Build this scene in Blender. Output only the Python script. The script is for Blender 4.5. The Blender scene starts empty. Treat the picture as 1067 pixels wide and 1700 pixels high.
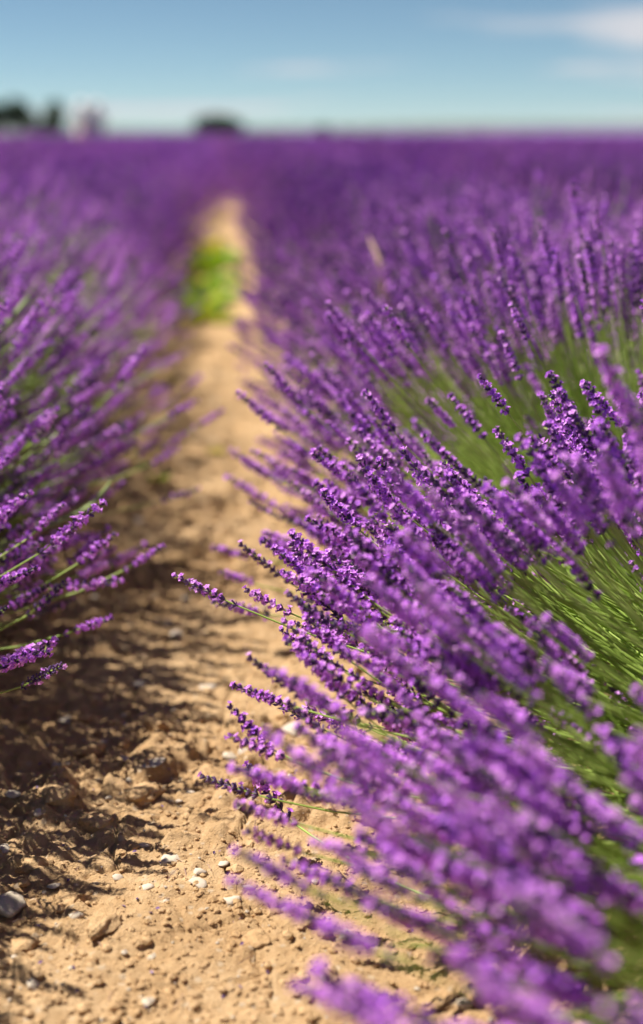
import bpy, bmesh, math, random
import numpy as np
from mathutils import Vector, Matrix, Euler

SC = bpy.context.scene
COL = SC.collection
R = math.radians
# ------------------------------------------------------------------ camera, light, exposure
CAM_H = 0.80
PITCH, YAW = 14.57, 3.86
FPX = 2222.0                                   # focal length in photograph pixels (50 mm)
cam_d = bpy.data.cameras.new('camera')
cam = bpy.data.objects.new('camera', cam_d); COL.objects.link(cam)
cam.location = (0, 0, CAM_H)
cam.rotation_euler = (R(90 - PITCH), 0, R(-YAW))
cam_d.sensor_fit = 'VERTICAL'; cam_d.sensor_height = 38.25; cam_d.sensor_width = 24.0
cam_d.lens = 50.0; cam_d.shift_y = -50.0 / 1700.0
cam_d.clip_start = 0.05; cam_d.clip_end = 20000
cam_d.dof.use_dof = True; cam_d.dof.focus_distance = 1.50; cam_d.dof.aperture_fstop = 1.85
SC.camera = cam

SUN_EL, SUN_AZ = 57.0, -62.0                   # azimuth from +Y, negative = to the left
world = bpy.data.worlds.new('World'); SC.world = world; world.use_nodes = True
wn, wl = world.node_tree.nodes, world.node_tree.links
wn.clear()
w_out = wn.new('ShaderNodeOutputWorld'); w_bg = wn.new('ShaderNodeBackground')
w_sky = wn.new('ShaderNodeTexSky'); w_sky.sky_type = 'NISHITA'; w_sky.sun_disc = False
w_sky.sun_elevation = R(SUN_EL); w_sky.sun_rotation = R(SUN_AZ)
w_sky.air_density = 0.5; w_sky.dust_density = 0.0; w_sky.ozone_density = 1.0
w_bg.inputs['Strength'].default_value = 0.05
# thin streaks of high cloud over the whole sky, laid out by direction
tc = wn.new('ShaderNodeTexCoord'); sep = wn.new('ShaderNodeSeparateXYZ')
wl.new(tc.outputs['Generated'], sep.inputs[0])
addz = wn.new('ShaderNodeMath'); addz.operation = 'ADD'; addz.inputs[1].default_value = 0.06
wl.new(sep.outputs['Z'], addz.inputs[0])
mxz = wn.new('ShaderNodeMath'); mxz.operation = 'MAXIMUM'; mxz.inputs[1].default_value = 0.02
wl.new(addz.outputs[0], mxz.inputs[0])
dx = wn.new('ShaderNodeMath'); dx.operation = 'DIVIDE'; wl.new(sep.outputs['X'], dx.inputs[0]); wl.new(mxz.outputs[0], dx.inputs[1])
dy = wn.new('ShaderNodeMath'); dy.operation = 'DIVIDE'; wl.new(sep.outputs['Y'], dy.inputs[0]); wl.new(mxz.outputs[0], dy.inputs[1])
cmb = wn.new('ShaderNodeCombineXYZ'); wl.new(dx.outputs[0], cmb.inputs[0]); wl.new(dy.outputs[0], cmb.inputs[1])
wmap = wn.new('ShaderNodeMapping'); wl.new(cmb.outputs[0], wmap.inputs['Vector'])
wmap.inputs['Location'].default_value = (0.1, 0.6, 0.0)
wmap.inputs['Scale'].default_value = (0.30, 0.40, 1.0); wmap.inputs['Rotation'].default_value = (0, 0, R(-10))
wno = wn.new('ShaderNodeTexNoise'); wno.inputs['Scale'].default_value = 1.0; wno.inputs['Detail'].default_value = 5
wno.inputs['Roughness'].default_value = 0.5; wno.inputs['Distortion'].default_value = 0.3
wl.new(wmap.outputs[0], wno.inputs['Vector'])
wr = wn.new('ShaderNodeMapRange'); wr.inputs['From Min'].default_value = 0.545; wr.inputs['From Max'].default_value = 0.615
wr.inputs['To Max'].default_value = 0.85; wr.clamp = True
wl.new(wno.outputs['Fac'], wr.inputs['Value'])
wm = wn.new('ShaderNodeMix'); wm.data_type = 'RGBA'
tint = wn.new('ShaderNodeMix'); tint.data_type = 'RGBA'; tint.blend_type = 'MULTIPLY'; tint.inputs['Factor'].default_value = 1.0
tint.inputs['B'].default_value = (0.88, 1.01, 0.96, 1)
wl.new(w_sky.outputs[0], tint.inputs['A'])
wl.new(wr.outputs[0], wm.inputs['Factor'])
wl.new(tint.outputs['Result'], wm.inputs['A'])
wm.inputs['B'].default_value = (8.2, 8.0, 8.3, 1)
wl.new(wm.outputs['Result'], w_bg.inputs['Color']); wl.new(w_bg.outputs[0], w_out.inputs['Surface'])

sun_d = bpy.data.lights.new('sun', 'SUN'); sun_d.energy = 5.0; sun_d.angle = R(0.53); sun_d.color = (1.0, 0.95, 0.86)
sun = bpy.data.objects.new('sun', sun_d); COL.objects.link(sun)
sdir = Vector((math.sin(R(SUN_AZ)) * math.cos(R(SUN_EL)), math.cos(R(SUN_AZ)) * math.cos(R(SUN_EL)), math.sin(R(SUN_EL))))
sun.rotation_euler = sdir.to_track_quat('Z', 'Y').to_euler(); sun.location = sdir * 50

vs = SC.view_settings
vs.view_transform = 'Standard'; vs.look = 'None'; vs.exposure = 0.88; vs.gamma = 1.0; vs.use_curve_mapping = False
SC.cycles.max_bounces = 8; SC.cycles.diffuse_bounces = 4; SC.cycles.transmission_bounces = 4
SC.cycles.transparent_max_bounces = 8; SC.cycles.caustics_reflective = False; SC.cycles.caustics_refractive = False

# camera helpers, used only to choose what is in view
FW = Vector((math.sin(R(YAW)) * math.cos(R(PITCH)), math.cos(R(YAW)) * math.cos(R(PITCH)), -math.sin(R(PITCH))))
RT = Vector((math.cos(R(YAW)), -math.sin(R(YAW)), 0)); UP = RT.cross(FW)
def project(p):
    d = Vector(p) - Vector((0, 0, CAM_H)); z = d.dot(FW)
    if z <= 0.02: return None
    return (533.5 + FPX * d.dot(RT) / z, 800 - FPX * d.dot(UP) / z, z)
def on_ground(px, py, z=0.0):
    d = FW + RT * ((px - 533.5) / FPX) + UP * ((800 - py) / FPX)
    t = (z - CAM_H) / d.z
    return Vector((0, 0, CAM_H)) + d * t
def at_depth(px, py, depth):
    return Vector((0, 0, CAM_H)) + (FW + RT * ((px - 533.5) / FPX) + UP * ((800 - py) / FPX)) * depth

# ------------------------------------------------------------------ object helpers
def tag(o, label=None, cat=None, group=None, kind=None):
    if label: o['label'] = label
    if cat: o['category'] = cat
    if group: o['group'] = group
    if kind: o['kind'] = kind
    return o
def link(name, data, parent=None):
    o = bpy.data.objects.new(name, data); COL.objects.link(o)
    if parent: o.parent = parent
    return o
def empty(name, loc, rz=0.0):
    o = link(name, None); o.location = loc; o.rotation_euler = (0, 0, rz); o.empty_display_size = 0.1
    return o

class Geo:
    """vertices, triangles/quads and material slots gathered as numpy blocks"""
    def __init__(s): s.v = []; s.f = []; s.m = []; s.n = 0
    def add(s, v, f, m):
        v = np.asarray(v, float).reshape(-1, 3); f = np.asarray(f, int)
        if f.shape[1] == 4: f = np.concatenate([f[:, [0, 1, 2]], f[:, [0, 2, 3]]])
        s.v.append(v); s.f.append(f + s.n); s.m.append(np.full(len(f), m) if np.isscalar(m) else (np.concatenate([m, m]) if len(m) * 2 == len(f) else np.asarray(m)))
        s.n += len(v)
    def arrays(s):
        return np.concatenate(s.v), np.concatenate(s.f), np.concatenate(s.m)
def mesh_from(name, V, F, M, mats, smooth=False):
    me = bpy.data.meshes.new(name)
    me.vertices.add(len(V)); me.vertices.foreach_set('co', np.ascontiguousarray(V, dtype=np.float32).ravel())
    k = F.shape[1]
    me.loops.add(F.size); me.loops.foreach_set('vertex_index', np.ascontiguousarray(F, dtype=np.int32).ravel())
    me.polygons.add(len(F))
    me.polygons.foreach_set('loop_start', np.arange(0, F.size, k, dtype=np.int32))
    me.polygons.foreach_set('loop_total', np.full(len(F), k, dtype=np.int32))
    for m in mats: me.materials.append(m)
    if M is not None: me.polygons.foreach_set('material_index', np.ascontiguousarray(M, dtype=np.int32))
    me.polygons.foreach_set('use_smooth', np.full(len(F), bool(smooth)))
    me.update(calc_edges=True); me.validate(clean_customdata=False)
    return me
def geo_mesh(name, g, mats, smooth=False):
    V, F, M = g.arrays(); return mesh_from(name, V, F, M, mats, smooth)
def frames(T):
    """orthonormal frames (n,3,3) with columns x,y,t"""
    T = T / np.linalg.norm(T, axis=1, keepdims=True)
    a = np.where(np.abs(T[:, 2:3]) < 0.9, np.array([[0, 0, 1.0]]), np.array([[1.0, 0, 0]]))
    X = np.cross(a, T); X /= np.linalg.norm(X, axis=1, keepdims=True)
    Y = np.cross(T, X)
    return np.stack([X, Y, T], axis=2)
def tube(g, pts, rad, sides=5, m=0, cap=True):
    pts = np.asarray(pts, float); n = len(pts); rad = np.broadcast_to(rad, (n,))
    T = np.gradient(pts, axis=0); Fm = frames(T)
    a = np.linspace(0, 2 * math.pi, sides, endpoint=False)
    ring = np.stack([np.cos(a), np.sin(a), np.zeros(sides)], 1)
    V = (pts[:, None, :] + np.einsum('nij,sj->nsi', Fm, ring) * rad[:, None, None]).reshape(-1, 3)
    i = np.arange(n - 1)[:, None] * sides; j = np.arange(sides)[None, :]; k = (j + 1) % sides
    F = np.stack([(i + j), (i + k), (i + k + sides), (i + j + sides)], -1).reshape(-1, 4)
    g.add(V, F, m)
    if cap:
        e = (n - 1) * sides
        Fc = [[0, j + 1, j] for j in range(1, sides - 1)]
        g.add(V[:sides], Fc, m)
        g.add(V[e:], [[0, j, j + 1] for j in range(1, sides - 1)], m)

# ------------------------------------------------------------------ noise (numpy)
def _h(ix, iy, s):
    n = (ix.astype(np.int64) * 374761393 + iy.astype(np.int64) * 668265263 + s * 974634777) & 0xffffffff
    n = ((n ^ (n >> 13)) * 1274126177) & 0xffffffff
    n = ((n ^ (n >> 16)) * 2246822519) & 0xffffffff
    return ((n ^ (n >> 15)) & 0xffffff) / float(0xffffff)
def vnoise(x, y, s=0):
    ix, iy = np.floor(x), np.floor(y); fx, fy = x - ix, y - iy
    u = fx * fx * fx * (fx * (fx * 6 - 15) + 10); v = fy * fy * fy * (fy * (fy * 6 - 15) + 10)
    a = _h(ix, iy, s); b = _h(ix + 1, iy, s); c = _h(ix, iy + 1, s); d = _h(ix + 1, iy + 1, s)
    return (a + (b - a) * u) * (1 - v) + (c + (d - c) * u) * v
def fbm(x, y, o=4, s=0, gain=0.5):
    t = 0; a = 1.0; w = 0
    for k in range(o):
        t = t + a * vnoise(x * 2 ** k + 17.3 * k, y * 2 ** k - 9.1 * k, s + k); w += a; a *= gain
    return t / w
def worley(x, y, s=0):
    """F1, F2, and two random numbers of the nearest cell"""
    ix, iy = np.floor(x), np.floor(y)
    f1 = np.full(x.shape, 9.0); f2 = np.full(x.shape, 9.0); r1 = np.zeros(x.shape); r2 = np.zeros(x.shape)
    for oy in (-1, 0, 1):
        for ox in (-1, 0, 1):
            cx, cy = ix + ox, iy + oy
            px = cx + 0.15 + 0.7 * _h(cx, cy, s); py = cy + 0.15 + 0.7 * _h(cx, cy, s + 1)
            d = np.hypot(x - px, y - py)
            near = d < f1
            f2 = np.where(near, f1, np.minimum(f2, d)); f1 = np.where(near, d, f1)
            r1 = np.where(near, _h(cx, cy, s + 2), r1); r2 = np.where(near, _h(cx, cy, s + 3), r2)
    return f1, f2, r1, r2

# ------------------------------------------------------------------ materials
def nodes(name):
    m = bpy.data.materials.new(name); m.use_nodes = True
    nt = m.node_tree; b = nt.nodes['Principled BSDF']
    return m, nt, nt.nodes, nt.links, b
def ramp(nt, stops):
    r = nt.nodes.new('ShaderNodeValToRGB'); e = r.color_ramp.elements
    e[0].position, e[0].color = stops[0][0], (*stops[0][1], 1)
    e[1].position, e[1].color = stops[-1][0], (*stops[-1][1], 1)
    for p, c in stops[1:-1]:
        q = e.new(p); q.color = (*c, 1)
    return r
def plant_mat(name, stops, rough=0.6, trans=0.3, noise_scale=40.0, per='island', tmul=1.2, sheen=0.0):
    m, nt, N, L, b = nodes(name)
    geo = N.new('ShaderNodeNewGeometry'); oi = N.new('ShaderNodeObjectInfo')
    tcn = N.new('ShaderNodeTexCoord'); no = N.new('ShaderNodeTexNoise'); no.inputs['Scale'].default_value = noise_scale
    no.inputs['Detail'].default_value = 2
    L.new(geo.outputs['Position'], no.inputs['Vector'])
    a = N.new('ShaderNodeMath'); a.operation = 'MULTIPLY_ADD'; a.inputs[1].default_value = 0.45
    L.new(geo.outputs['Random Per Island'], a.inputs[0])
    b2 = N.new('ShaderNodeMath'); b2.operation = 'MULTIPLY'; b2.inputs[1].default_value = 0.25; L.new(oi.outputs['Random'], b2.inputs[0])
    L.new(b2.outputs[0], a.inputs[2])
    c = N.new('ShaderNodeMath'); c.operation = 'MULTIPLY_ADD'; c.inputs[1].default_value = 0.55
    L.new(no.outputs['Fac'], c.inputs[0]); L.new(a.outputs[0], c.inputs[2])
    s = N.new('ShaderNodeMath'); s.operation = 'SUBTRACT'; s.inputs[1].default_value = 0.12; L.new(c.outputs[0], s.inputs[0])
    r = ramp(nt, stops); L.new(s.outputs[0], r.inputs['Fac'])
    L.new(r.outputs['Color'], b.inputs['Base Color'])
    b.inputs['Roughness'].default_value = rough
    b.inputs['Specular IOR Level'].default_value = 0.3
    if trans > 0:
        t = N.new('ShaderNodeBsdfTranslucent'); mx = N.new('ShaderNodeMixShader'); mx.inputs[0].default_value = trans
        br = N.new('ShaderNodeMix'); br.data_type = 'RGBA'; br.blend_type = 'MULTIPLY'; br.inputs['Factor'].default_value = 1
        L.new(r.outputs['Color'], br.inputs['A']); br.inputs['B'].default_value = (tmul, tmul, tmul, 1)
        L.new(br.outputs['Result'], t.inputs['Color'])
        L.new(b.outputs[0], mx.inputs[1]); L.new(t.outputs[0], mx.inputs[2])
        L.new(mx.outputs[0], N['Material Output'].inputs['Surface'])
    return m

M_COROLLA = plant_mat('lavender_petal', [(0.1, (0.33, 0.09, 0.68)), (0.32, (0.55, 0.155, 0.82)), (0.52, (0.76, 0.27, 0.90)), (0.74, (0.86, 0.42, 0.92)), (1.0, (0.92, 0.66, 0.92))], 0.55, 0.27, 30, tmul=1.05)
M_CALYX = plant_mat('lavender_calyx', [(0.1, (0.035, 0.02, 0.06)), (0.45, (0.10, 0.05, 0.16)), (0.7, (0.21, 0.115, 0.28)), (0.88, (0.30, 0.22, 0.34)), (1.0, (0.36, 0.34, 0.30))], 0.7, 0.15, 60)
M_CALYX_SHADED = plant_mat('lavender_calyx_shaded', [(0.1, (0.035, 0.015, 0.085)), (0.5, (0.085, 0.033, 0.19)), (0.8, (0.15, 0.065, 0.27)), (1.0, (0.20, 0.14, 0.22))], 0.7, 0.15, 60)  # darkened calyx for far spikes: shade of the gaps put into the colour
M_STEM = plant_mat('lavender_stem', [(0.1, (0.25, 0.38, 0.06)), (0.5, (0.42, 0.58, 0.12)), (0.85, (0.56, 0.68, 0.20)), (1.0, (0.62, 0.60, 0.30))], 0.5, 0.22, 6)
M_LEAF = plant_mat('lavender_leaf', [(0.1, (0.10, 0.20, 0.03)), (0.5, (0.21, 0.36, 0.055)), (0.9, (0.34, 0.50, 0.11))], 0.6, 0.25, 8)
M_WEED = plant_mat('weed_leaf', [(0.1, (0.10, 0.24, 0.012)), (0.5, (0.24, 0.42, 0.02)), (1.0, (0.46, 0.54, 0.04))], 0.5, 0.40, 8, tmul=1.3)
M_YELLOW = plant_mat('yellow_leaf', [(0.1, (0.55, 0.40, 0.02)), (1.0, (0.75, 0.58, 0.04))], 0.6, 0.35, 8)
M_DRY = plant_mat('dry_straw', [(0.1, (0.26, 0.15, 0.12)), (1.0, (0.46, 0.30, 0.22))], 0.7, 0.1, 20)
M_GRASSB = plant_mat('grass_blade', [(0.1, (0.22, 0.34, 0.09)), (1.0, (0.44, 0.52, 0.22))], 0.5, 0.3, 20)
M_TREE = plant_mat('tree_foliage', [(0.1, (0.03, 0.065, 0.018)), (0.6, (0.065, 0.115, 0.03)), (1.0, (0.11, 0.16, 0.045))], 0.7, 0.35, 0.6)
M_BARK = plant_mat('bark', [(0.1, (0.06, 0.04, 0.03)), (1.0, (0.14, 0.10, 0.07))], 0.9, 0.0, 3)

def soil_mat(name, stops, speckle=True, bump=1.0, hue=0.0):
    m, nt, N, L, b = nodes(name)
    geo = N.new('ShaderNodeNewGeometry')
    def noise(sc, det=4, rough=0.6):
        n = N.new('ShaderNodeTexNoise'); n.inputs['Scale'].default_value = sc; n.inputs['Detail'].default_value = det
        n.inputs['Roughness'].default_value = rough; L.new(geo.outputs['Position'], n.inputs['Vector']); return n
    n1, n2, n3 = noise(3.5, 5), noise(55, 4, 0.7), noise(420, 3, 0.7)
    a = N.new('ShaderNodeMix'); a.data_type = 'FLOAT'; a.inputs['Factor'].default_value = 0.45
    L.new(n1.outputs['Fac'], a.inputs['A']); L.new(n2.outputs['Fac'], a.inputs['B'])
    a2 = N.new('ShaderNodeMix'); a2.data_type = 'FLOAT'; a2.inputs['Factor'].default_value = 0.3
    L.new(a.outputs['Result'], a2.inputs['A']); L.new(n3.outputs['Fac'], a2.inputs['B'])
    r = ramp(nt, stops); L.new(a2.outputs['Result'], r.inputs['Fac'])
    colr = r.outputs['Color']
    if speckle:                                    # pale chalk crumbs trodden into the soil
        v = N.new('ShaderNodeTexVoronoi'); v.inputs['Scale'].default_value = 95; L.new(geo.outputs['Position'], v.inputs['Vector'])
        sp = N.new('ShaderNodeSeparateColor'); L.new(v.outputs['Color'], sp.inputs[0])
        gt = N.new('ShaderNodeMath'); gt.operation = 'GREATER_THAN'; gt.inputs[1].default_value = 0.86; L.new(sp.outputs[0], gt.inputs[0])
        lt = N.new('ShaderNodeMapRange'); lt.inputs['From Min'].default_value = 0.42; lt.inputs['From Max'].default_value = 0.30
        lt.inputs['To Min'].default_value = 0; lt.inputs['To Max'].default_value = 0.55; lt.clamp = True
        L.new(v.outputs['Distance'], lt.inputs['Value'])
        mu = N.new('ShaderNodeMath'); mu.operation = 'MULTIPLY'; L.new(gt.outputs[0], mu.inputs[0]); L.new(lt.outputs[0], mu.inputs[1])
        mx = N.new('ShaderNodeMix'); mx.data_type = 'RGBA'; L.new(mu.outputs[0], mx.inputs['Factor'])
        L.new(colr, mx.inputs['A']); mx.inputs['B'].default_value = (0.62, 0.50, 0.36, 1)
        colr = mx.outputs['Result']
    L.new(colr, b.inputs['Base Color']); b.inputs['Roughness'].default_value = 0.95; b.inputs['Specular IOR Level'].default_value = 0.15
    bm = N.new('ShaderNodeBump'); bm.inputs['Strength'].default_value = 0.8 * bump; bm.inputs['Distance'].default_value = 0.007
    ad = N.new('ShaderNodeMath'); ad.operation = 'MULTIPLY_ADD'; ad.inputs[1].default_value = 0.35
    n4 = noise(210, 5, 0.75)
    L.new(n3.outputs['Fac'], ad.inputs[0]); L.new(n4.outputs['Fac'], ad.inputs[2])
    L.new(ad.outputs[0], bm.inputs['Height']); L.new(bm.outputs[0], b.inputs['Normal'])
    return m
SOIL = [(0.30, (0.31, 0.18, 0.082)), (0.46, (0.52, 0.33, 0.165)), (0.58, (0.64, 0.435, 0.24)), (0.72, (0.76, 0.57, 0.37))]
M_SOIL = soil_mat('dry_soil', SOIL)
M_CLOD = soil_mat('soil_crumb', SOIL, speckle=False, bump=0.8)
M_STONE = soil_mat('limestone', [(0.3, (0.38, 0.31, 0.22)), (0.5, (0.52, 0.44, 0.34)), (0.7, (0.66, 0.58, 0.48))], speckle=False, bump=0.25)
M_PALE = soil_mat('pale_chalk', [(0.3, (0.44, 0.35, 0.26)), (0.7, (0.60, 0.52, 0.43))], speckle=False, bump=0.2)

# ------------------------------------------------------------------ the ground
def ground_h(x, y):
    near = np.clip((9.0 - y) / 4.0, 0, 1)
    path = np.exp(-((x + 0.10) / 0.42) ** 2)
    z = 0.030 * (fbm(x * 2.2, y * 2.2, 3, 5) - 0.5)
    z = z + 0.035 * np.clip((np.abs(x + 0.10) - 0.28) / 0.35, 0, 1) * (np.abs(x) < 3)      # rows stand on slight ridges
    wx = x + 0.03 * (fbm(x * 9, y * 9, 3, 40) - 0.5) * 2; wy = y + 0.03 * (fbm(x * 9, y * 9, 3, 50) - 0.5) * 2
    rough = np.clip(fbm(x * 2.6, y * 2.6, 2, 70) * 2.8 - 0.75, 0.35, 1.1)
    rough = np.maximum(rough, 0.8 * np.clip((-0.14 - x) / 0.1, 0, 1))                       # cloddier on the left of the path
    for sc, amp, thr, s in ((11, 0.024, 0.62, 100), (24, 0.015, 0.5, 110), (52, 0.0075, 0.40, 120), (115, 0.0034, 0.30, 130)):
        f1, f2, r1, r2 = worley(wx * sc, wy * sc, s)
        dome = np.clip(1 - (f1 / (0.34 + 0.26 * r2)) ** 2, 0, 1) ** 0.55
        z = z + near * amp * dome * np.clip((r1 - thr) / (1 - thr), 0, 1) * rough
    z = z + near * 0.010 * (fbm(x * 18, y * 18, 4, 60) - 0.5) + near * 0.009 * (fbm(x * 62, y * 62, 4, 80, 0.65) - 0.5) * (0.5 + rough)
    f1, f2, r1, r2 = worley(wx * 8, wy * 8, 200)                                             # shrinkage cracks
    crack = np.clip(1 - (f2 - f1) / 0.035, 0, 1) * (fbm(x * 5, y * 5, 2, 210) > 0.5)
    z = z - near * 0.013 * crack
    return z
def build_ground():
    xs = np.concatenate([-np.geomspace(900, 0.62, 46), np.arange(-0.6, 0.62, 0.0035), np.geomspace(0.64, 900, 46)])
    ys = np.concatenate([np.linspace(-30, 0.9, 20), np.arange(0.905, 2.7, 0.0035), 2.7 + np.cumsum(np.geomspace(0.0036, 0.05, 220)), ])
    ys = np.concatenate([ys, np.geomspace(ys[-1] + 0.06, 3000, 60)])
    X, Y = np.meshgrid(xs, ys); Z = ground_h(X, Y)
    n, mcol = X.shape
    V = np.stack([X, Y, Z], -1).reshape(-1, 3)
    i = (np.arange(n - 1)[:, None] * mcol + np.arange(mcol - 1)[None, :]).ravel()
    F = np.stack([i, i + 1, i + mcol + 1, i + mcol], 1)
    me = mesh_from('ground', V, F, None, [M_SOIL], True)
    return tag(link('ground', me), kind='structure', label='dry sandy soil of the path between lavender rows, cracked and cloddy', cat='ground')
build_ground()
def gz(x, y): return float(ground_h(np.array([float(x)]), np.array([float(y)]))[0])

# stones and clods
def rock_mesh(name, seed, mat, sub=3, flat=0.6, edgy=0.5, rough=0.12):
    rng = np.random.default_rng(seed)
    bm = bmesh.new(); bmesh.ops.create_icosphere(bm, subdivisions=sub, radius=1.0)
    P = np.array([v.co[:] for v in bm.verts])
    for _ in range(int(9 * edgy) + 3):                     # cut facets
        d = rng.normal(size=3); d /= np.linalg.norm(d); h = rng.uniform(0.55, 0.85)
        t = P @ d; P = P - np.outer(np.clip(t - h, 0, None), d)
    n = fbm(P[:, 0] * 2.1 + P[:, 2] * 1.7 + seed, P[:, 1] * 2.1 - P[:, 2], 3, seed) - 0.5
    n2 = fbm(P[:, 0] * 6 + P[:, 2] * 5 + seed, P[:, 1] * 6 - P[:, 2] * 4, 3, seed + 9) - 0.5
    P = P * (1 + 0.5 * n + rough * 2 * n2)[:, None]
    P[:, 2] *= flat; P[:, 0] *= rng.uniform(1.0, 1.35)
    for v, p in zip(bm.verts, P): v.co = p
    me = bpy.data.meshes.new(name); bm.to_mesh(me); bm.free(); me.materials.append(mat)
    for p in me.polygons: p.use_smooth = True
    return me
# photo pixel (x, y), width in photo px, look, label
STONES = [
 (285, 1437, 52, 'stone', 0.62, 'grey-tan angular stone lying in the middle of the dirt path, largest on the open soil'),
 (332, 1462, 28, 'pale', 0.45, 'pale rounded pebble just right of the grey-tan stone on the path'),
 (330, 1484, 30, 'pale', 0.25, 'flat whitish chip of stone below the pale pebble on the path'),
 (371, 1445, 26, 'pale', 0.20, 'thin white flake standing a little proud, right of the grey-tan stone'),
 (385, 1510, 34, 'pale', 0.40, 'blurred pinkish pebble low on the path toward the lavender tips'),
 (241, 1407, 20, 'pale', 0.40, 'small whitish pebble up and left of the grey-tan stone'),
 (197, 1462, 22, 'pale', 0.45, 'cream pebble left of the grey-tan stone, half sunk in soil'),
 (255, 1293, 44, 'pale', 0.16, 'jagged white flat chip lying on the crumbly ridge across the path'),
 (209, 1277, 20, 'pale', 0.35, 'small white stone just left of the jagged white chip'),
 (297, 1333, 14, 'pale', 0.55, 'tiny round white pebble under the jagged white chip'),
 (243, 1335, 14, 'stone', 0.6, 'small brown-grey pebble on the crumbly ridge'),
 (316, 1320, 22, 'pale', 0.30, 'cream flat pebble right of the jagged white chip'),
 (20, 1512, 66, 'stone', 0.50, 'large blurred greyish stone at the left edge with a dark shadow below'),
 (22, 1336, 26, 'stone', 0.5, 'shaded grey stone at the left edge above the clods'),
 (96, 1275, 24, 'pale', 0.8, 'pale stone on top of a dark clod at left'),
 (66, 1368, 22, 'pale', 0.5, 'light stone in the shade between clods at far left'),
 (8, 1412, 30, 'stone', 0.6, 'tan stone cut by the left edge of the picture'),
 (478, 1522, 24, 'pale', 0.4, 'pale pebble beside the lavender tips at lower right of the path'),
 (412, 1487, 20, 'pale', 0.4, 'small pale pebble near the dark hollow on the path'),
 (127, 1540, 30, 'stone', 0.4, 'grey stone half buried in the ridge at lower left'),
 (410, 1185, 28, 'pale', 0.5, 'blurred cream stone beside the lone low flower spike'),
 (345, 1135, 34, 'pale', 0.3, 'blurred whitish flat stone in the lit middle of the path'),
 (230, 1130, 28, 'pale', 0.4, 'blurred white stone at the edge of the shade'),
 (292, 1056, 26, 'pale', 0.5, 'round blurred cream stone on the sunlit path, nearer of two'),
 (280, 1033, 24, 'pale', 0.5, 'round blurred cream stone on the sunlit path, farther of two'),
 (230, 870, 22, 'pale', 0.7, 'round bright blurred pebble high on the path at its shaded edge'),
 (110, 1190, 30, 'stone', 0.3, 'greyish flat stone in the deep shade at left'),
 (485, 1210, 50, 'pale', 0.5, 'large blurred cream stone half hidden under lavender tips'),
 (90, 1480, 24, 'pale', 0.35, 'cream flat stone lying on the shaded slope at left'),
 (245, 1485, 26, 'pale', 0.35, 'faint lilac-white pebble below and left of the grey-tan stone'),
 (215, 1300, 16, 'stone', 0.55, 'small grey stone just below the white stone on the ridge'),
 (180, 1330, 18, 'stone', 0.5, 'brownish pebble in the crumbs left of the jagged chip'),
]
protos = {}
for i, (px, py, w, kind, flat, lab) in enumerate(STONES):
    p = on_ground(px, py); dep = (p - Vector((0, 0, CAM_H))).dot(FW)
    s = w / FPX * dep * 0.5 / 1.05
    me = rock_mesh('stone', 300 + i, M_STONE if kind == 'stone' else M_PALE, 2 if w < 40 else 3, flat, 0.9, 0.06)
    o = link('stone', me); z = gz(p.x, p.y)
    o.location = (p.x, p.y, z + s * flat * 0.35); o.scale = (s, s, s)
    rr = random.Random(i); o.rotation_euler = (rr.uniform(-.2, .2), rr.uniform(-.2, .2), rr.uniform(-0.5, 0.5))
    tag(o, lab, 'stone', 'stones lying on the dirt path')
CLODS = [
 (93, 1350, 62, 0.95, 'tall dark-sided clod of soil at left, beside the crumbly hollow'),
 (92, 1285, 50, 0.9, 'brown clod with a pale stone on top, in the shade at left'),
 (160, 1375, 70, 0.55, 'broad crumbly clod throwing shade to its right, left part of the path'),
 (235, 1325, 62, 0.6, 'rounded clod below the jagged white chip on the path'),
 (345, 1300, 70, 0.45, 'low wide clod in the sun near the lavender tips'),
 (400, 1325, 46, 0.6, 'clod with a dark hollow at its right, near the lone flower spike'),
 (60, 1440, 60, 0.55, 'shaded clod near the left edge above the large blurred stone'),
 (115, 1500, 64, 0.5, 'blurred ridge of soil at lower left'),
 (260, 1210, 44, 0.6, 'clod beside the dark hole in the upper part of the sharp soil'),
 (200, 1225, 40, 0.6, 'small clod at the border of the left row shade'),
 (150, 1250, 44, 0.6, 'clod half in shade behind the tall dark clod'),
 (310, 1360, 30, 0.6, 'small clod just above the grey-tan stone'),
 (415, 1430, 50, 0.5, 'clod next to the lower lavender tips, dark below'),
 (170, 1560, 60, 0.5, 'very blurred clod at the bottom of the path on the left'),
 (430, 1570, 50, 0.5, 'very blurred clod at the bottom of the path near the lavender'),
 (35, 1585, 56, 0.5, 'very blurred clod in the bottom left corner'),
]
for i, (px, py, w, flat, lab) in enumerate(CLODS):
    p = on_ground(px, py); dep = (p - Vector((0, 0, CAM_H))).dot(FW)
    s = w / FPX * dep * 0.5 / 1.05
    me = rock_mesh('soil_clod', 700 + i, M_CLOD, 4, flat, 0.6, 0.20)
    o = link('soil_clod', me); o.location = (p.x, p.y, gz(p.x, p.y) + s * flat * 0.15); o.scale = (s, s, s)
    o.rotation_euler = (0, 0, i * 1.3); tag(o, lab, 'soil clod', 'larger clods of soil on the path')
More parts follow.
